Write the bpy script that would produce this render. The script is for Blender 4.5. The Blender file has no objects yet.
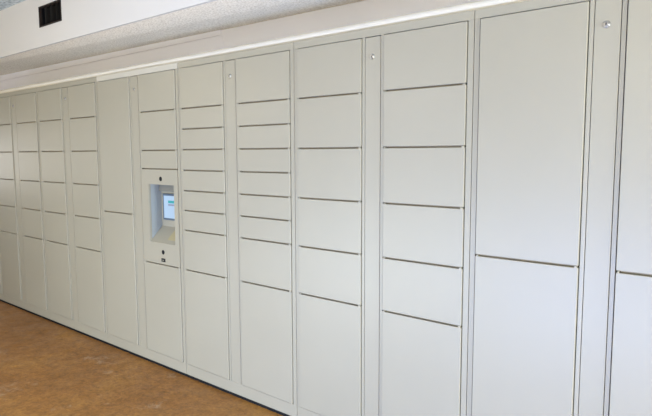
import bpy, bmesh, math
from mathutils import Matrix, Vector

SC = bpy.context.scene
COL = SC.collection
PI = math.pi

# ------------------------------------------------------------------ camera
cam_data = bpy.data.cameras.new('camera')
cam = bpy.data.objects.new('camera', cam_data)
COL.objects.link(cam)
cam_data.sensor_fit = 'HORIZONTAL'
cam_data.sensor_width = 36.0
cam_data.lens = 36.0 * 556.69 / 652.0
cam_data.clip_start = 0.02
CAM_Z = 1.4247
M = (Matrix.Rotation(math.radians(39.4045), 4, 'Z')
     @ Matrix.Rotation(math.radians(90 - 5.5573), 4, 'X')
     @ Matrix.Rotation(math.radians(-0.2281), 4, 'Z'))
cam.matrix_world = Matrix.Translation((0, -2.1, CAM_Z)) @ M
SC.camera = cam

# ------------------------------------------------------------------ world, exposure
world = bpy.data.worlds.new('world')
SC.world = world
world.use_nodes = True
bg = world.node_tree.nodes['Background']
bg.inputs['Color'].default_value = (1.0, 0.95, 0.8, 1)
bg.inputs['Strength'].default_value = 0.25
SC.view_settings.view_transform = 'Standard'
SC.view_settings.look = 'None'
SC.view_settings.gamma = 1
SC.view_settings.use_curve_mapping = False
SC.view_settings.exposure = 0.0

# ------------------------------------------------------------------ lights
def area(name, loc, size, size_y, rot, power, color, spread=180):
    d = bpy.data.lights.new(name, 'AREA')
    d.shape = 'RECTANGLE'
    d.size = size
    d.size_y = size_y
    d.energy = power
    d.color = color
    d.spread = math.radians(spread)
    o = bpy.data.objects.new(name, d)
    o.location = loc
    o.rotation_euler = rot
    COL.objects.link(o)
    return o

ROOM_L, ROOM_R, ROOM_F, WALL_Y, CEIL = -8.2, 3.4, -2.65, 0.55, 2.745
# added low fill lights in an unseen opening opposite, to cool the locker bottoms
area('cool_low_fill', (-0.75, ROOM_F - 0.06, 0.33), 2.4, 0.58, (PI / 2, 0, 0), 122, (0.37, 0.53, 1.0))
area('cool_low_fill', (-3.20, ROOM_F - 0.06, 0.33), 2.4, 0.58, (PI / 2, 0, 0), 76, (0.78, 0.91, 1.0))
# daylight through the opening in the right-hand wall
area('daylight_right_door', (ROOM_R + 0.06, -0.9, 0.72), 1.4, 1.3, (PI / 2, 0, PI / 2), 330, (0.78, 0.90, 1.0))
# small window in the far left wall
area('daylight_left_window', (ROOM_L - 0.06, -0.95, 1.35), 0.7, 0.7, (PI / 2, 0, -PI / 2), 10, (1.0, 1.0, 1.0))
# added warm point lights, unseen behind the camera, for the upper lockers and alcove
for lx, watt, tint in ((-5.2, 40, (1.0, 0.85, 0.55)), (-2.9, 20, (1.0, 0.93, 0.83)), (-0.6, 18, (1.0, 0.82, 0.56)), (1.7, 64, (1.0, 0.88, 0.38))):
    d = bpy.data.lights.new('warm_fill_light', 'POINT')
    d.energy = watt
    d.color = tint
    d.shadow_soft_size = 0.18
    o = bpy.data.objects.new('warm_fill_light', d)
    o.location = (lx, -2.3, 2.12)
    COL.objects.link(o)

# ------------------------------------------------------------------ materials
def mat(name, color, rough=0.5, spec=0.5, metal=0.0):
    m = bpy.data.materials.new(name)
    m.use_nodes = True
    b = m.node_tree.nodes['Principled BSDF']
    b.inputs['Base Color'].default_value = (*color, 1)
    b.inputs['Roughness'].default_value = rough
    b.inputs['Specular IOR Level'].default_value = spec
    b.inputs['Metallic'].default_value = metal
    return m

def noise_mix(m, c1, c2, scale, detail=3, lo=0.35, hi=0.65, stretch=(1, 1, 1), bump=0.0, bump_scale=None, dist=0.002):
    nt = m.node_tree
    N, L = nt.nodes, nt.links
    b = N['Principled BSDF']
    tc = N.new('ShaderNodeTexCoord')
    mp = N.new('ShaderNodeMapping')
    mp.inputs['Scale'].default_value = stretch
    L.new(tc.outputs['Object'], mp.inputs['Vector'])
    n = N.new('ShaderNodeTexNoise')
    n.inputs['Scale'].default_value = scale
    n.inputs['Detail'].default_value = detail
    L.new(mp.outputs['Vector'], n.inputs['Vector'])
    r = N.new('ShaderNodeValToRGB')
    r.color_ramp.elements[0].position = lo
    r.color_ramp.elements[1].position = hi
    r.color_ramp.elements[0].color = (*c1, 1)
    r.color_ramp.elements[1].color = (*c2, 1)
    L.new(n.outputs['Fac'], r.inputs['Fac'])
    L.new(r.outputs['Color'], b.inputs['Base Color'])
    if bump:
        n2 = N.new('ShaderNodeTexNoise')
        n2.inputs['Scale'].default_value = bump_scale or scale
        n2.inputs['Detail'].default_value = 2
        L.new(mp.outputs['Vector'], n2.inputs['Vector'])
        bp = N.new('ShaderNodeBump')
        bp.inputs['Strength'].default_value = bump
        bp.inputs['Distance'].default_value = dist
        L.new(n2.outputs['Fac'], bp.inputs['Height'])
        L.new(bp.outputs['Normal'], b.inputs['Normal'])
    return m, r

PAINT = mat('locker_paint', (0.60, 0.575, 0.52), 0.42, 0.5)
noise_mix(PAINT, (0.304, 0.272, 0.203), (0.314, 0.282, 0.212), 1.6, 2, bump=0.05, bump_scale=700, dist=0.0004)
SHELF = mat('shelf_brown_edge', (0.25, 0.20, 0.13), 0.6, 0.3)
HEADER = mat('header_paint', (0.47, 0.43, 0.35), 0.6, 0.3)
DARK = mat('dark_interior', (0.016, 0.013, 0.010), 0.8, 0.2)
BLACK = mat('black_parts_and_shade', (0.006, 0.006, 0.007), 0.7, 0.2)  # black parts, and the shade painted under the cabinets
CHROME = mat('chrome', (0.40, 0.38, 0.35), 0.38, 0.5, 1.0)
KEYWAY = mat('keyway', (0.02, 0.02, 0.02), 0.5)
HOOD = mat('kiosk_niche_paint', (0.30, 0.32, 0.31), 0.5)
BEZEL = mat('tablet_bezel', (0.07, 0.10, 0.14), 0.4)
TAN = mat('tan_patch', (0.38, 0.31, 0.17), 0.5)
GREYP = mat('grey_plastic', (0.17, 0.16, 0.13), 0.5)

BULK = mat('bulkhead_white_paint', (0.86, 0.85, 0.80), 0.7, 0.3)
noise_mix(BULK, (0.67, 0.635, 0.60), (0.69, 0.655, 0.62), 0.9, 3)
LAV = mat('alcove_wall_paint', (0.66, 0.63, 0.67), 0.7, 0.3)
noise_mix(LAV, (0.92, 0.90, 0.96), (0.94, 0.92, 0.98), 1.2, 3)
CREAM = mat('cream_trim_paint', (0.70, 0.635, 0.54), 0.9, 0.1)
ROOMW = mat('room_wall_paint', (0.72, 0.70, 0.64), 0.8, 0.3)
noise_mix(ROOMW, (0.42, 0.43, 0.45), (0.46, 0.47, 0.49), 1.0)
VENTM = mat('vent_dark_metal', (0.022, 0.014, 0.010), 0.6, 0.2)

POP = mat('textured_ceiling', (0.6, 0.57, 0.54), 0.95, 0.1)
noise_mix(POP, (0.76, 0.68, 0.56), (0.98, 0.90, 0.78), 85, 3, 0.34, 0.60, bump=0.5, bump_scale=85, dist=0.01)

POPC = mat('main_ceiling_texture', (0.5, 0.55, 0.56), 0.95, 0.1)
noise_mix(POPC, (0.30, 0.35, 0.38), (0.60, 0.66, 0.68), 40, 3, 0.36, 0.62, bump=0.9, bump_scale=60, dist=0.01)

def emit(name, color, strength):
    m = bpy.data.materials.new(name)
    m.use_nodes = True
    b = m.node_tree.nodes['Principled BSDF']
    b.inputs['Base Color'].default_value = (0.02, 0.02, 0.02, 1)
    b.inputs['Emission Color'].default_value = (*color, 1)
    b.inputs['Emission Strength'].default_value = strength
    b.inputs['Roughness'].default_value = 0.3
    return m
SCREEN = emit('screen_glow', (0.52, 0.72, 0.98), 0.85)
SCREEN_T = emit('screen_teal', (0.03, 0.50, 0.58), 0.75)
SCREEN_G = emit('screen_slate', (0.36, 0.42, 0.62), 0.75)

# stained concrete floor
FLOORMUL = 1.0
FLOOR = bpy.data.materials.new('stained_concrete')
FLOOR.use_nodes = True
nt = FLOOR.node_tree
N, L = nt.nodes, nt.links
b = N['Principled BSDF']
tc = N.new('ShaderNodeTexCoord')
def nz(scale, detail, rough=0.6, st=(1, 1, 1)):
    mp = N.new('ShaderNodeMapping')
    mp.inputs['Scale'].default_value = st
    L.new(tc.outputs['Object'], mp.inputs['Vector'])
    n = N.new('ShaderNodeTexNoise')
    n.inputs['Scale'].default_value = scale
    n.inputs['Detail'].default_value = detail
    n.inputs['Roughness'].default_value = rough
    L.new(mp.outputs['Vector'], n.inputs['Vector'])
    return n
def ramp(src, stops):
    r = N.new('ShaderNodeValToRGB')
    e = r.color_ramp.elements
    e[0].position, e[0].color = stops[0][0], (*stops[0][1], 1)
    e[1].position, e[1].color = stops[-1][0], (*stops[-1][1], 1)
    for p, c in stops[1:-1]:
        x = e.new(p)
        x.color = (*c, 1)
    L.new(src, r.inputs['Fac'])
    return r
def mix(kind, fac, a, c):
    m = N.new('ShaderNodeMixRGB')
    m.blend_type = kind
    if isinstance(fac, float):
        m.inputs[0].default_value = fac
    else:
        L.new(fac, m.inputs[0])
    L.new(a, m.inputs[1])
    L.new(c, m.inputs[2])
    return m
big = ramp(nz(1.1, 4).outputs['Fac'], [(0.3, (0.215, 0.086, 0.0145)), (0.5, (0.300, 0.130, 0.028)), (0.7, (0.37, 0.178, 0.036))])
mid = ramp(nz(14, 7, 0.75).outputs['Fac'], [(0.32, (0.68, 0.64, 0.55)), (0.5, (1, 1, 1)), (0.68, (1.25, 1.28, 1.35))])
fine = ramp(nz(48, 4, 0.75).outputs['Fac'], [(0.3, (0.55, 0.50, 0.42)), (0.52, (1, 1, 1)), (0.70, (1.35, 1.35, 1.4))])
m1 = mix('MULTIPLY', 1.0, big.outputs['Color'], mid.outputs['Color'])
m2 = mix('MULTIPLY', 0.8, m1.outputs['Color'], fine.outputs['Color'])
# pale scuffs
sc_mask = ramp(nz(3.2, 7, 0.75).outputs['Fac'], [(0.60, (0, 0, 0)), (0.70, (0.45, 0.45, 0.45))])
pale = N.new('ShaderNodeRGB')
pale.outputs[0].default_value = (0.52, 0.40, 0.28, 1)
m3 = mix('MIX', sc_mask.outputs['Color'], m2.outputs['Color'], pale.outputs[0])
L.new(m3.outputs['Color'], b.inputs['Base Color'])
rr = ramp(nz(6, 4).outputs['Fac'], [(0.3, (0.38, 0.38, 0.38)), (0.7, (0.6, 0.6, 0.6))])
L.new(rr.outputs['Color'], b.inputs['Roughness'])
bp = N.new('ShaderNodeBump')
bp.inputs['Strength'].default_value = 0.15
bp.inputs['Distance'].default_value = 0.003
L.new(nz(30, 4).outputs['Fac'], bp.inputs['Height'])
L.new(bp.outputs['Normal'], b.inputs['Normal'])

# ------------------------------------------------------------------ mesh helpers
def add_box(bm, x0, x1, y0, y1, z0, z1):
    v = [bm.verts.new(p) for p in ((x0, y0, z0), (x1, y0, z0), (x1, y1, z0), (x0, y1, z0),
                                   (x0, y0, z1), (x1, y0, z1), (x1, y1, z1), (x0, y1, z1))]
    f = [(0, 3, 2, 1), (4, 5, 6, 7), (0, 1, 5, 4), (1, 2, 6, 5), (2, 3, 7, 6), (3, 0, 4, 7)]
    return [bm.faces.new([v[i] for i in q]) for q in f]

def add_quad(bm, pts):
    return bm.faces.new([bm.verts.new(p) for p in pts])

def add_disc_y(bm, cx, cz, y0, y1, r0, r1, seg=24):
    """a short round body along y: front radius r1 at y1 (towards -y), base radius r0 at y0"""
    ra = [bm.verts.new((cx + r0 * math.cos(2 * PI * i / seg), y0, cz + r0 * math.sin(2 * PI * i / seg))) for i in range(seg)]
    rb = [bm.verts.new((cx + r1 * math.cos(2 * PI * i / seg), y1, cz + r1 * math.sin(2 * PI * i / seg))) for i in range(seg)]
    for i in range(seg):
        bm.faces.new((ra[i], ra[(i + 1) % seg], rb[(i + 1) % seg], rb[i]))
    bm.faces.new(rb)
    bm.faces.new(list(reversed(ra)))

def obj(name, bm, m, parent=None, smooth=False, bevel=0.0, seg=2):
    bmesh.ops.recalc_face_normals(bm, faces=bm.faces)
    me = bpy.data.meshes.new(name)
    bm.to_mesh(me)
    bm.free()
    me.materials.append(m)
    if smooth:
        for p in me.polygons:
            p.use_smooth = True
    o = bpy.data.objects.new(name, me)
    COL.objects.link(o)
    if parent:
        o.parent = parent
    if bevel:
        md = o.modifiers.new('bevel', 'BEVEL')
        md.width = bevel
        md.segments = seg
        md.limit_method = 'ANGLE'
    return o

def struct(name, bm, m, **k):
    o = obj(name, bm, m, **k)
    o['kind'] = 'structure'
    return o

def thing(name, label, cat, loc, group=None):
    o = bpy.data.objects.new(name, None)
    o.location = loc
    o.empty_display_size = 0.1
    COL.objects.link(o)
    o['label'] = label
    o['category'] = cat
    if group:
        o['group'] = group
    return o

# ------------------------------------------------------------------ room
bm = bmesh.new()
add_box(bm, ROOM_L - .2, ROOM_R + .2, ROOM_F - .2, WALL_Y + .15, -0.1, 0.0)
struct('floor', bm, FLOOR)

bm = bmesh.new()
add_box(bm, ROOM_L - .2, ROOM_R + .2, ROOM_F - .2, 0.075, CEIL, CEIL + 0.1)
struct('ceiling', bm, POPC)

def soffit_z(x):
    return 2.291 - 0.0076 * (x + 2.4)

def front_z(x):
    return 2.3213 - 0.0029 * (x + 2.63)

# back wall of the alcove behind the lockers
bm = bmesh.new()
add_box(bm, ROOM_L, ROOM_R, WALL_Y, WALL_Y + 0.15, 0, 2.5)
struct('wall_back', bm, LAV)

# textured underside above the lockers (it runs very slightly uphill to the left, as in the photo)
bm = bmesh.new()
xl, xr = ROOM_L, ROOM_R
zl, zr = soffit_z(xl), soffit_z(xr)
y0, y1 = 0.085, WALL_Y
fl, fr_ = front_z(xl) + .003, front_z(xr) + .003
v = [bm.verts.new(p) for p in ((xl, y0, fl), (xr, y0, fr_), (xr, y1, zr), (xl, y1, zl),
                               (xl, y0, fl + .03), (xr, y0, fr_ + .03), (xr, y1, zr + .03), (xl, y1, zl + .03))]
for q in ((0, 3, 2, 1), (4, 5, 6, 7), (0, 1, 5, 4), (1, 2, 6, 5), (2, 3, 7, 6), (3, 0, 4, 7)):
    bm.faces.new([v[i] for i in q])
struct('ceiling_alcove', bm, POP)

# white bulkhead face with the hole for the vent
VX0, VX1, VZ0, VZ1 = -4.872, -4.482, 2.481, 2.648
bm = bmesh.new()
def face_piece(xa, xb, za, zb, za2=None):
    za2 = za if za2 is None else za2
    vv = [bm.verts.new(p) for p in ((xa, 0.075, za), (xb, 0.075, za2), (xb, 0.095, za2), (xa, 0.095, za),
                                    (xa, 0.075, zb), (xb, 0.075, zb), (xb, 0.095, zb), (xa, 0.095, zb))]
    for q in ((0, 3, 2, 1), (4, 5, 6, 7), (0, 1, 5, 4), (1, 2, 6, 5), (2, 3, 7, 6), (3, 0, 4, 7)):
        bm.faces.new([vv[i] for i in q])
face_piece(ROOM_L, VX0, front_z(ROOM_L), CEIL + .02, front_z(VX0))
face_piece(VX0, VX1, front_z(VX0), VZ0, front_z(VX1))
face_piece(VX0, VX1, VZ1, CEIL + .02)
face_piece(VX1, ROOM_R, front_z(VX1), CEIL + .02, front_z(ROOM_R))
struct('wall_bulkhead', bm, BULK)

# side walls and the front wall behind the camera, opened for the low fills
def wall_with_hole(name, axis, pos, thick, a0, a1, h0, h1, z0, z1):
    bm = bmesh.new()
    def seg(a, c, za, zb):
        if c - a < 1e-4 or zb - za < 1e-4:
            return
        if axis == 'x':
            add_box(bm, pos, pos + thick, a, c, za, zb)
        else:
            add_box(bm, a, c, pos, pos + thick, za, zb)
    seg(a0, h0, 0, CEIL); seg(h1, a1, 0, CEIL)
    seg(h0, h1, 0, z0); seg(h0, h1, z1, CEIL)
    return struct(name, bm, ROOMW)
wall_with_hole('wall_right', 'x', ROOM_R, 0.04, ROOM_F, WALL_Y, -1.62, -0.18, 0.05, 1.4)
wall_with_hole('wall_left', 'x', ROOM_L - 0.04, 0.04, ROOM_F, WALL_Y, -1.3, -0.6, 1.0, 1.7)
wall_with_hole('wall_front', 'y', ROOM_F - 0.04, 0.04, ROOM_L, ROOM_R, -4.4, 2.9, 0.04, 0.62)

# plain wall that closes the alcove past the last locker
bm = bmesh.new()
add_box(bm, 0.0, ROOM_R, 0.02, WALL_Y - .001, 0.001, 2.27)
struct('wall_end', bm, ROOMW)

# cream filler strip along the tops of the lockers, with a rounded upper edge
bm = bmesh.new()
prof = [(0.022, 1.9830), (0.022, 1.9960)]
for i in range(1, 9):
    a = i / 8 * PI / 2
    prof.append((0.022 + 0.034 * (1 - math.cos(a)), 1.9960 + 0.032 * math.sin(a)))
prof += [(0.09, 2.028), (0.09, 1.9830)]
XA, XB = -6.73, -0.012
ra = [bm.verts.new((XA, p[0], p[1])) for p in prof]
rb = [bm.verts.new((XB, p[0], p[1])) for p in prof]
for i in range(len(prof)):
    j = (i + 1) % len(prof)
    bm.faces.new((ra[i], ra[j], rb[j], rb[i]))
bm.faces.new(ra); bm.faces.new(list(reversed(rb)))
struct('trim_1', bm, CREAM)

# flat moulding along the top of the alcove wall; it stops at a joint
bm = bmesh.new()
JX = -3.122
vv = [bm.verts.new(p) for p in ((ROOM_L, WALL_Y - .012, 2.268), (JX, WALL_Y - .012, 2.262), (JX, WALL_Y, 2.262), (ROOM_L, WALL_Y, 2.268),
                                (ROOM_L, WALL_Y - .012, soffit_z(ROOM_L) + .005), (JX, WALL_Y - .012, soffit_z(JX) + .005),
                                (JX, WALL_Y, soffit_z(JX) + .005), (ROOM_L, WALL_Y, soffit_z(ROOM_L) + .005))]
for q in ((0, 3, 2, 1), (4, 5, 6, 7), (0, 1, 5, 4), (1, 2, 6, 5), (2, 3, 7, 6), (3, 0, 4, 7)):
    bm.faces.new([vv[i] for i in q])
struct('trim_2', bm, LAV)
bm = bmesh.new()
add_box(bm, JX, JX + .012, WALL_Y - .003, WALL_Y, 1.9, soffit_z(JX) + .005)
struct('trim_3', bm, LAV)

# ------------------------------------------------------------------ air vent in the bulkhead
vent = thing('air_vent', 'dark rectangular air vent set in the white bulkhead above the lockers', 'vent', (VX0, 0.075, VZ0))
VW, VH = VX1 - VX0, VZ1 - VZ0
bm = bmesh.new()
t = 0.012
add_box(bm, 0, VW, -0.004, 0.02, 0, t); add_box(bm, 0, VW, -0.004, 0.02, VH - t, VH)
add_box(bm, 0, t, -0.004, 0.02, t, VH - t); add_box(bm, VW - t, VW, -0.004, 0.02, t, VH - t)
obj('frame', bm, VENTM, vent)
bm = bmesh.new()
add_box(bm, 0.001, VW - .001, 0.02, 0.022 + .15, 0.001, 0.004); add_box(bm, 0.001, VW - .001, 0.02, 0.17, VH - .004, VH - .001)
add_box(bm, 0.001, 0.004, 0.02, 0.17, 0.004, VH - .004); add_box(bm, VW - .004, VW - .001, 0.02, 0.17, 0.004, VH - .004)
add_box(bm, 0.001, VW - .001, 0.17, 0.173, 0.001, VH - .001)
obj('duct', bm, BLACK, vent)
for k in range(3):
    bm = bmesh.new()
    x = VW * (0.25 + 0.25 * k)
    add_box(bm, x - .002, x + .002, 0.004, 0.05, t, VH - t)
    obj('louver', bm, DARK, vent)

# ------------------------------------------------------------------ lockers
W = 0.96091
U0 = -5.77373
F, T, C_ = 0.02, 1.9440, 1.9815
H = T - F
B = F + 0.0373 * H
PROUD = 0.0065
GAP = 0.005
SLIT = 0.0076
DT = 0.018                                   # door thickness
A0, A1, S0, S1, B0, B1 = [k * W for k in (0.0268, 0.4352, 0.4559, 0.5425, 0.5625, 0.9695)]
SIX = [0.8735, 0.7445, 0.6148, 0.4856, 0.3570]
NINE = [0.8743, 0.8097, 0.7450, 0.6800, 0.6148, 0.5512, 0.4867, 0.3570]
TWO = [0.5180]
GROUP = 'parcel locker cabinets standing in a row'

def door_mesh(x0, x1, z0, z1, tabs):
    """door slab; its upper corners carry small tabs that close the ends of the slit above"""
    pts = [(x0, z0), (x1, z0), (x1, z1)]
    if tabs:
        zt = z1 + SLIT - .0012
        pts += [(x1 - .0045, z1), (x1 - .0045, zt), (x1 - .0150, zt), (x1 - .0150, z1),
                (x0 + .0095, z1), (x0 + .0095, zt), (x0 + .0045, zt), (x0 + .0045, z1)]
    pts += [(x0, z1)]
    bm = bmesh.new()
    fa = [bm.verts.new((p[0], -PROUD, p[1])) for p in pts]
    fb = [bm.verts.new((p[0], DT - PROUD, p[1])) for p in pts]
    bm.faces.new(fa)
    bm.faces.new(list(reversed(fb)))
    for i in range(len(pts)):
        j = (i + 1) % len(pts)
        bm.faces.new((fa[i], fb[i], fb[j], fa[j]))
    return bm

def make_kiosk(t, x0, x1, z0, z1):
    """service panel with a niche for the touch screen"""
    ox = t.location.x
    hx0, hx1 = -3.2385 - ox, -2.958 - ox
    hz0, hz1 = 0.850, 1.231
    y0, y1 = -PROUD, DT - PROUD
    bm = bmesh.new()
    add_box(bm, x0, hx0, y0, y1, z0, z1); add_box(bm, hx1, x1, y0, y1, z0, z1)
    add_box(bm, hx0, hx1, y0, y1, z0, hz0); add_box(bm, hx0, hx1, y0, y1, hz1, z1)
    p = obj('kiosk_panel', bm, PAINT, t)
    # niche: left, right, top, back and a sloping shelf
    D = 0.092
    zs = 0.945
    th = 0.003
    bm = bmesh.new()
    add_box(bm, hx0 - th, hx0, y1 - .002, D, hz0 - th, hz1 + th)
    add_box(bm, hx1, hx1 + th, y1 - .002, D, hz0 - th, hz1 + th)
    add_box(bm, hx0, hx1, y1 - .002, D, hz1, hz1 + th)
    obj('niche_side', bm, HOOD, p)
    bm = bmesh.new()
    add_box(bm, hx0 - th, hx1 + th, D, D + th, hz0 - th, hz1 + th)
    obj('niche_back', bm, PAINT, p)
    bm = bmesh.new()
    add_box(bm, hx0 + .001, hx1 - .001, D - .02, D - .001, 1.180, hz1 - .001)
    obj('niche_upper_strip', bm, GREYP, p, bevel=0.002)  # grey strip across the upper back of the niche
    bm = bmesh.new()
    add_quad(bm, ((hx0, y0 + .002, hz0), (hx1, y0 + .002, hz0), (hx1, D, zs), (hx0, D, zs)))
    add_quad(bm, ((hx0, y0 + .002, hz0 - th), (hx0, D, hz0 - th), (hx1, D, hz0 - th), (hx1, y0 + .002, hz0 - th)))
    add_quad(bm, ((hx0, y0 + .002, hz0 - th), (hx1, y0 + .002, hz0 - th), (hx1, y0 + .002, hz0), (hx0, y0 + .002, hz0)))
    add_quad(bm, ((hx0, D, hz0 - th), (hx0, D, zs), (hx1, D, zs), (hx1, D, hz0 - th)))
    add_quad(bm, ((hx0, y0 + .002, hz0 - th), (hx0, y0 + .002, hz0), (hx0, D, zs), (hx0, D, hz0 - th)))
    add_quad(bm, ((hx1, y0 + .002, hz0 - th), (hx1, D, hz0 - th), (hx1, D, zs), (hx1, y0 + .002, hz0)))
    bmesh.ops.remove_doubles(bm, verts=bm.verts, dist=1e-5)
    obj('niche_shelf', bm, PAINT, p)
    # tan patch on the sloping shelf
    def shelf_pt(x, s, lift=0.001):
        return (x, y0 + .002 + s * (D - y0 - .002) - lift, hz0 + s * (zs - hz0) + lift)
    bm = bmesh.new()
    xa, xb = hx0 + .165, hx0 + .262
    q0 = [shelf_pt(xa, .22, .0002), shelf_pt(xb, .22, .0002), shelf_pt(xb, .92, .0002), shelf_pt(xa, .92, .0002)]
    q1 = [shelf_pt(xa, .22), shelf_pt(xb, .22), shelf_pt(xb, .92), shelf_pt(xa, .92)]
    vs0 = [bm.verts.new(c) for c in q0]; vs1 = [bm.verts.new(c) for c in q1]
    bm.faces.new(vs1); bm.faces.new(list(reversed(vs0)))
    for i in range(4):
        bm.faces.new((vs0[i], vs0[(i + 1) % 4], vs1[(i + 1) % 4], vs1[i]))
    s = obj('patch', bm, TAN, p)
    s['label'] = 'tan patch on the sloping shelf'
    # tablet: bezel, lit screen, the two bars it shows
    sx0, sx1, sz0, sz1 = -3.207 - ox, -2.985 - ox, 0.990, 1.165
    bm = bmesh.new()
    add_box(bm, sx0, sx1, D - .012, D, sz0, sz1)
    tb = obj('tablet', bm, BEZEL, p, bevel=0.002)
    tb['label'] = 'slate grey framed touch screen'
    bm = bmesh.new()
    e = 0.013
    add_box(bm, sx0 + e, sx1 - e, D - .0130, D - .0115, sz0 + e, sz1 - e)
    sc_ = obj('screen', bm, SCREEN, p)
    sc_['label'] = 'glowing pale blue screen'
    # printed bars on the screen
    for (bx0, bx1, bz0, bz1, mm, nm) in ((sx0 + .062, sx1 - .04, 1.104, 1.121, SCREEN_T, 'teal_bar'), (sx0 + .062, sx1 - .05, 1.086, 1.098, SCREEN_G, 'text_bar')):
        bm = bmesh.new()
        add_box(bm, bx0, bx1, D - .0136, D - .0128, bz0, bz1)
        obj(nm, bm, mm, p)
    # camera hole above, scanner hole and socket below
    for cx, cz in ((-3.0965 - ox, 1.268), (-3.0933 - ox, 0.7905)):
        bm = bmesh.new()
        add_disc_y(bm, cx, cz, y0 + .001, y0 - .0012, 0.0155, 0.0145)
        obj('lens', bm, BLACK, p)
    bm = bmesh.new()
    add_box(bm, -3.115 - ox, -3.072 - ox, y0 - .0012, y0 + .001, 0.727, 0.750)
    so = obj('socket', bm, BLACK, p, bevel=0.0008)
    bm = bmesh.new()
    add_box(bm, -3.103 - ox, -3.088 - ox, y0 - .0016, y0 - .001, 0.734, 0.741)
    obj('socket_insert', bm, GREYP, p)

def service_strip(t):
    bm = bmesh.new()
    add_box(bm, S0 + .0006, S1 - .0008, -.0005, .016, B - .0020, T - .0015)
    p = obj('service_strip', bm, PAINT, t, bevel=0.0012)
    cx, cz, y = (0.492 + 0.0035) * W, 1.8572, -.0005
    bm = bmesh.new()
    add_disc_y(bm, cx, cz, y + .001, y - .004, 0.0130, 0.0105)
    add_disc_y(bm, cx, cz, y - .003, y - .0055, 0.0085, 0.0075)
    l = obj('lock', bm, CHROME, p, bevel=0.0006)
    l['label'] = 'round chrome cam lock'
    bm = bmesh.new()
    add_box(bm, cx - .0012, cx + .0012, y - .0062, y - .0050, cz - .0048, cz + .0048)
    add_disc_y(bm, cx, cz, y - .0050, y - .0061, 0.0030, 0.0028, 12)
    obj('keyhole', bm, KEYWAY, l)
    return p

SPEC = [
    (-1, SIX, SIX, 'pale parcel locker at the far left end, only a sliver of one low door showing', 0),
    (0, SIX, SIX, 'pale twelve door parcel locker, the leftmost that shows both of its door columns', 0),
    (1, SIX, SIX, 'pale twelve door parcel locker just left of the locker with the touch screen', 0),
    (2, TWO, [0.8742, 0.7440, 0.6818, 0.3575], 'pale parcel locker with a recessed touch screen and a cream top rail', 1),
    (3, NINE, NINE, 'pale parcel locker of eighteen mostly thin doors just right of the touch screen', 0),
    (4, SIX, SIX, 'pale twelve door parcel locker, nearest of its kind, beside the locker with huge doors', 0),
    (5, TWO, TWO, 'pale parcel locker with four huge tall doors at the right edge', 0),
]

for k, left, right, label, kiosk in SPEC:
    x = U0 + k * W
    t = thing('parcel_locker', label, 'locker', (x, 0, 0), GROUP)
    s = 0.0013
    D = 0.50
    fr = 0.022
    bm = bmesh.new()
    if not kiosk:
        add_box(bm, s, W - s, 0, fr, T + .002, C_)
    add_box(bm, s, W - s, 0, fr, F, B - .0022)
    for xa, xb in ((s, A0 - .0028), (A1 + .0036, S0 - .0016), (S1 + .0016, B0 - .0028), (B1 + .0036, W - s)):
        add_box(bm, xa, xb, 0, fr, B - .0022, T + .002)
    add_box(bm, s, s + .002, fr, D, F, C_)
    add_box(bm, W - s - .002, W - s, fr, D, F, C_)
    add_box(bm, s + .002, W - s - .002, fr, D, C_ - .002, C_)
    obj('body', bm, PAINT, t, bevel=0.0006, seg=1)
    if kiosk:
        bm = bmesh.new()
        add_box(bm, s, W - s, -.001, fr, T + .002, C_ + .001)
        h = obj('header_rail', bm, HEADER, t, bevel=0.001)
        h['label'] = 'paler cream top rail'
    bm = bmesh.new()
    if kiosk:
        add_box(bm, s + .004, B0 - .006, fr + .004, fr + .008, F + .004, C_ - .004)
        add_box(bm, B0 - .006, W - s - .004, .098, .102, F + .004, C_ - .004)
    else:
        add_box(bm, s + .004, W - s - .004, fr + .004, fr + .008, F + .004, C_ - .004)
    add_box(bm, s + .004, W - s - .004, D - .01, D - .006, F + .004, C_ - .004)
    obj('gap_shade_lining', bm, DARK, t)  # near-black sheets behind the door gaps, their shade put into the colour
    bm = bmesh.new()
    add_box(bm, s, W - s, 0.005, D, 0.0, F)
    obj('toe_gap_shade', bm, BLACK, t)  # black block filling the shaded gap underneath; shade put into its colour
    for x0, x1, cuts, isr in ((A0 + .001, A1 + .0003, left, 0), (B0 + .001, B1 + .0003, right, 1)):
        edges = [T - 0.0015] + [F + c * H for c in cuts] + [B + 0.0020]
        n = len(edges) - 1
        for i in range(n):
            zt = edges[i] - (SLIT / 2 if i else 0)
            zb = edges[i + 1] + (SLIT / 2 if i < n - 1 else 0)
            if kiosk and isr and i == 3:
                make_kiosk(t, x0, x1, zb, zt)
            else:
                obj('door', door_mesh(x0, x1, zb, zt, i > 0), PAINT, t, bevel=0.0020)
        # compartment floors; only their edges show, as the brown lines between the doors
        for i in range(1, n):
            z = edges[i]
            bm = bmesh.new()
            add_box(bm, x0 + .012, x1 - .017, 0.007, 0.0255, z - SLIT / 2 + .0004, z + SLIT / 2 - .0004)
            obj('shelf_edge', bm, SHELF, t)
    service_strip(t)
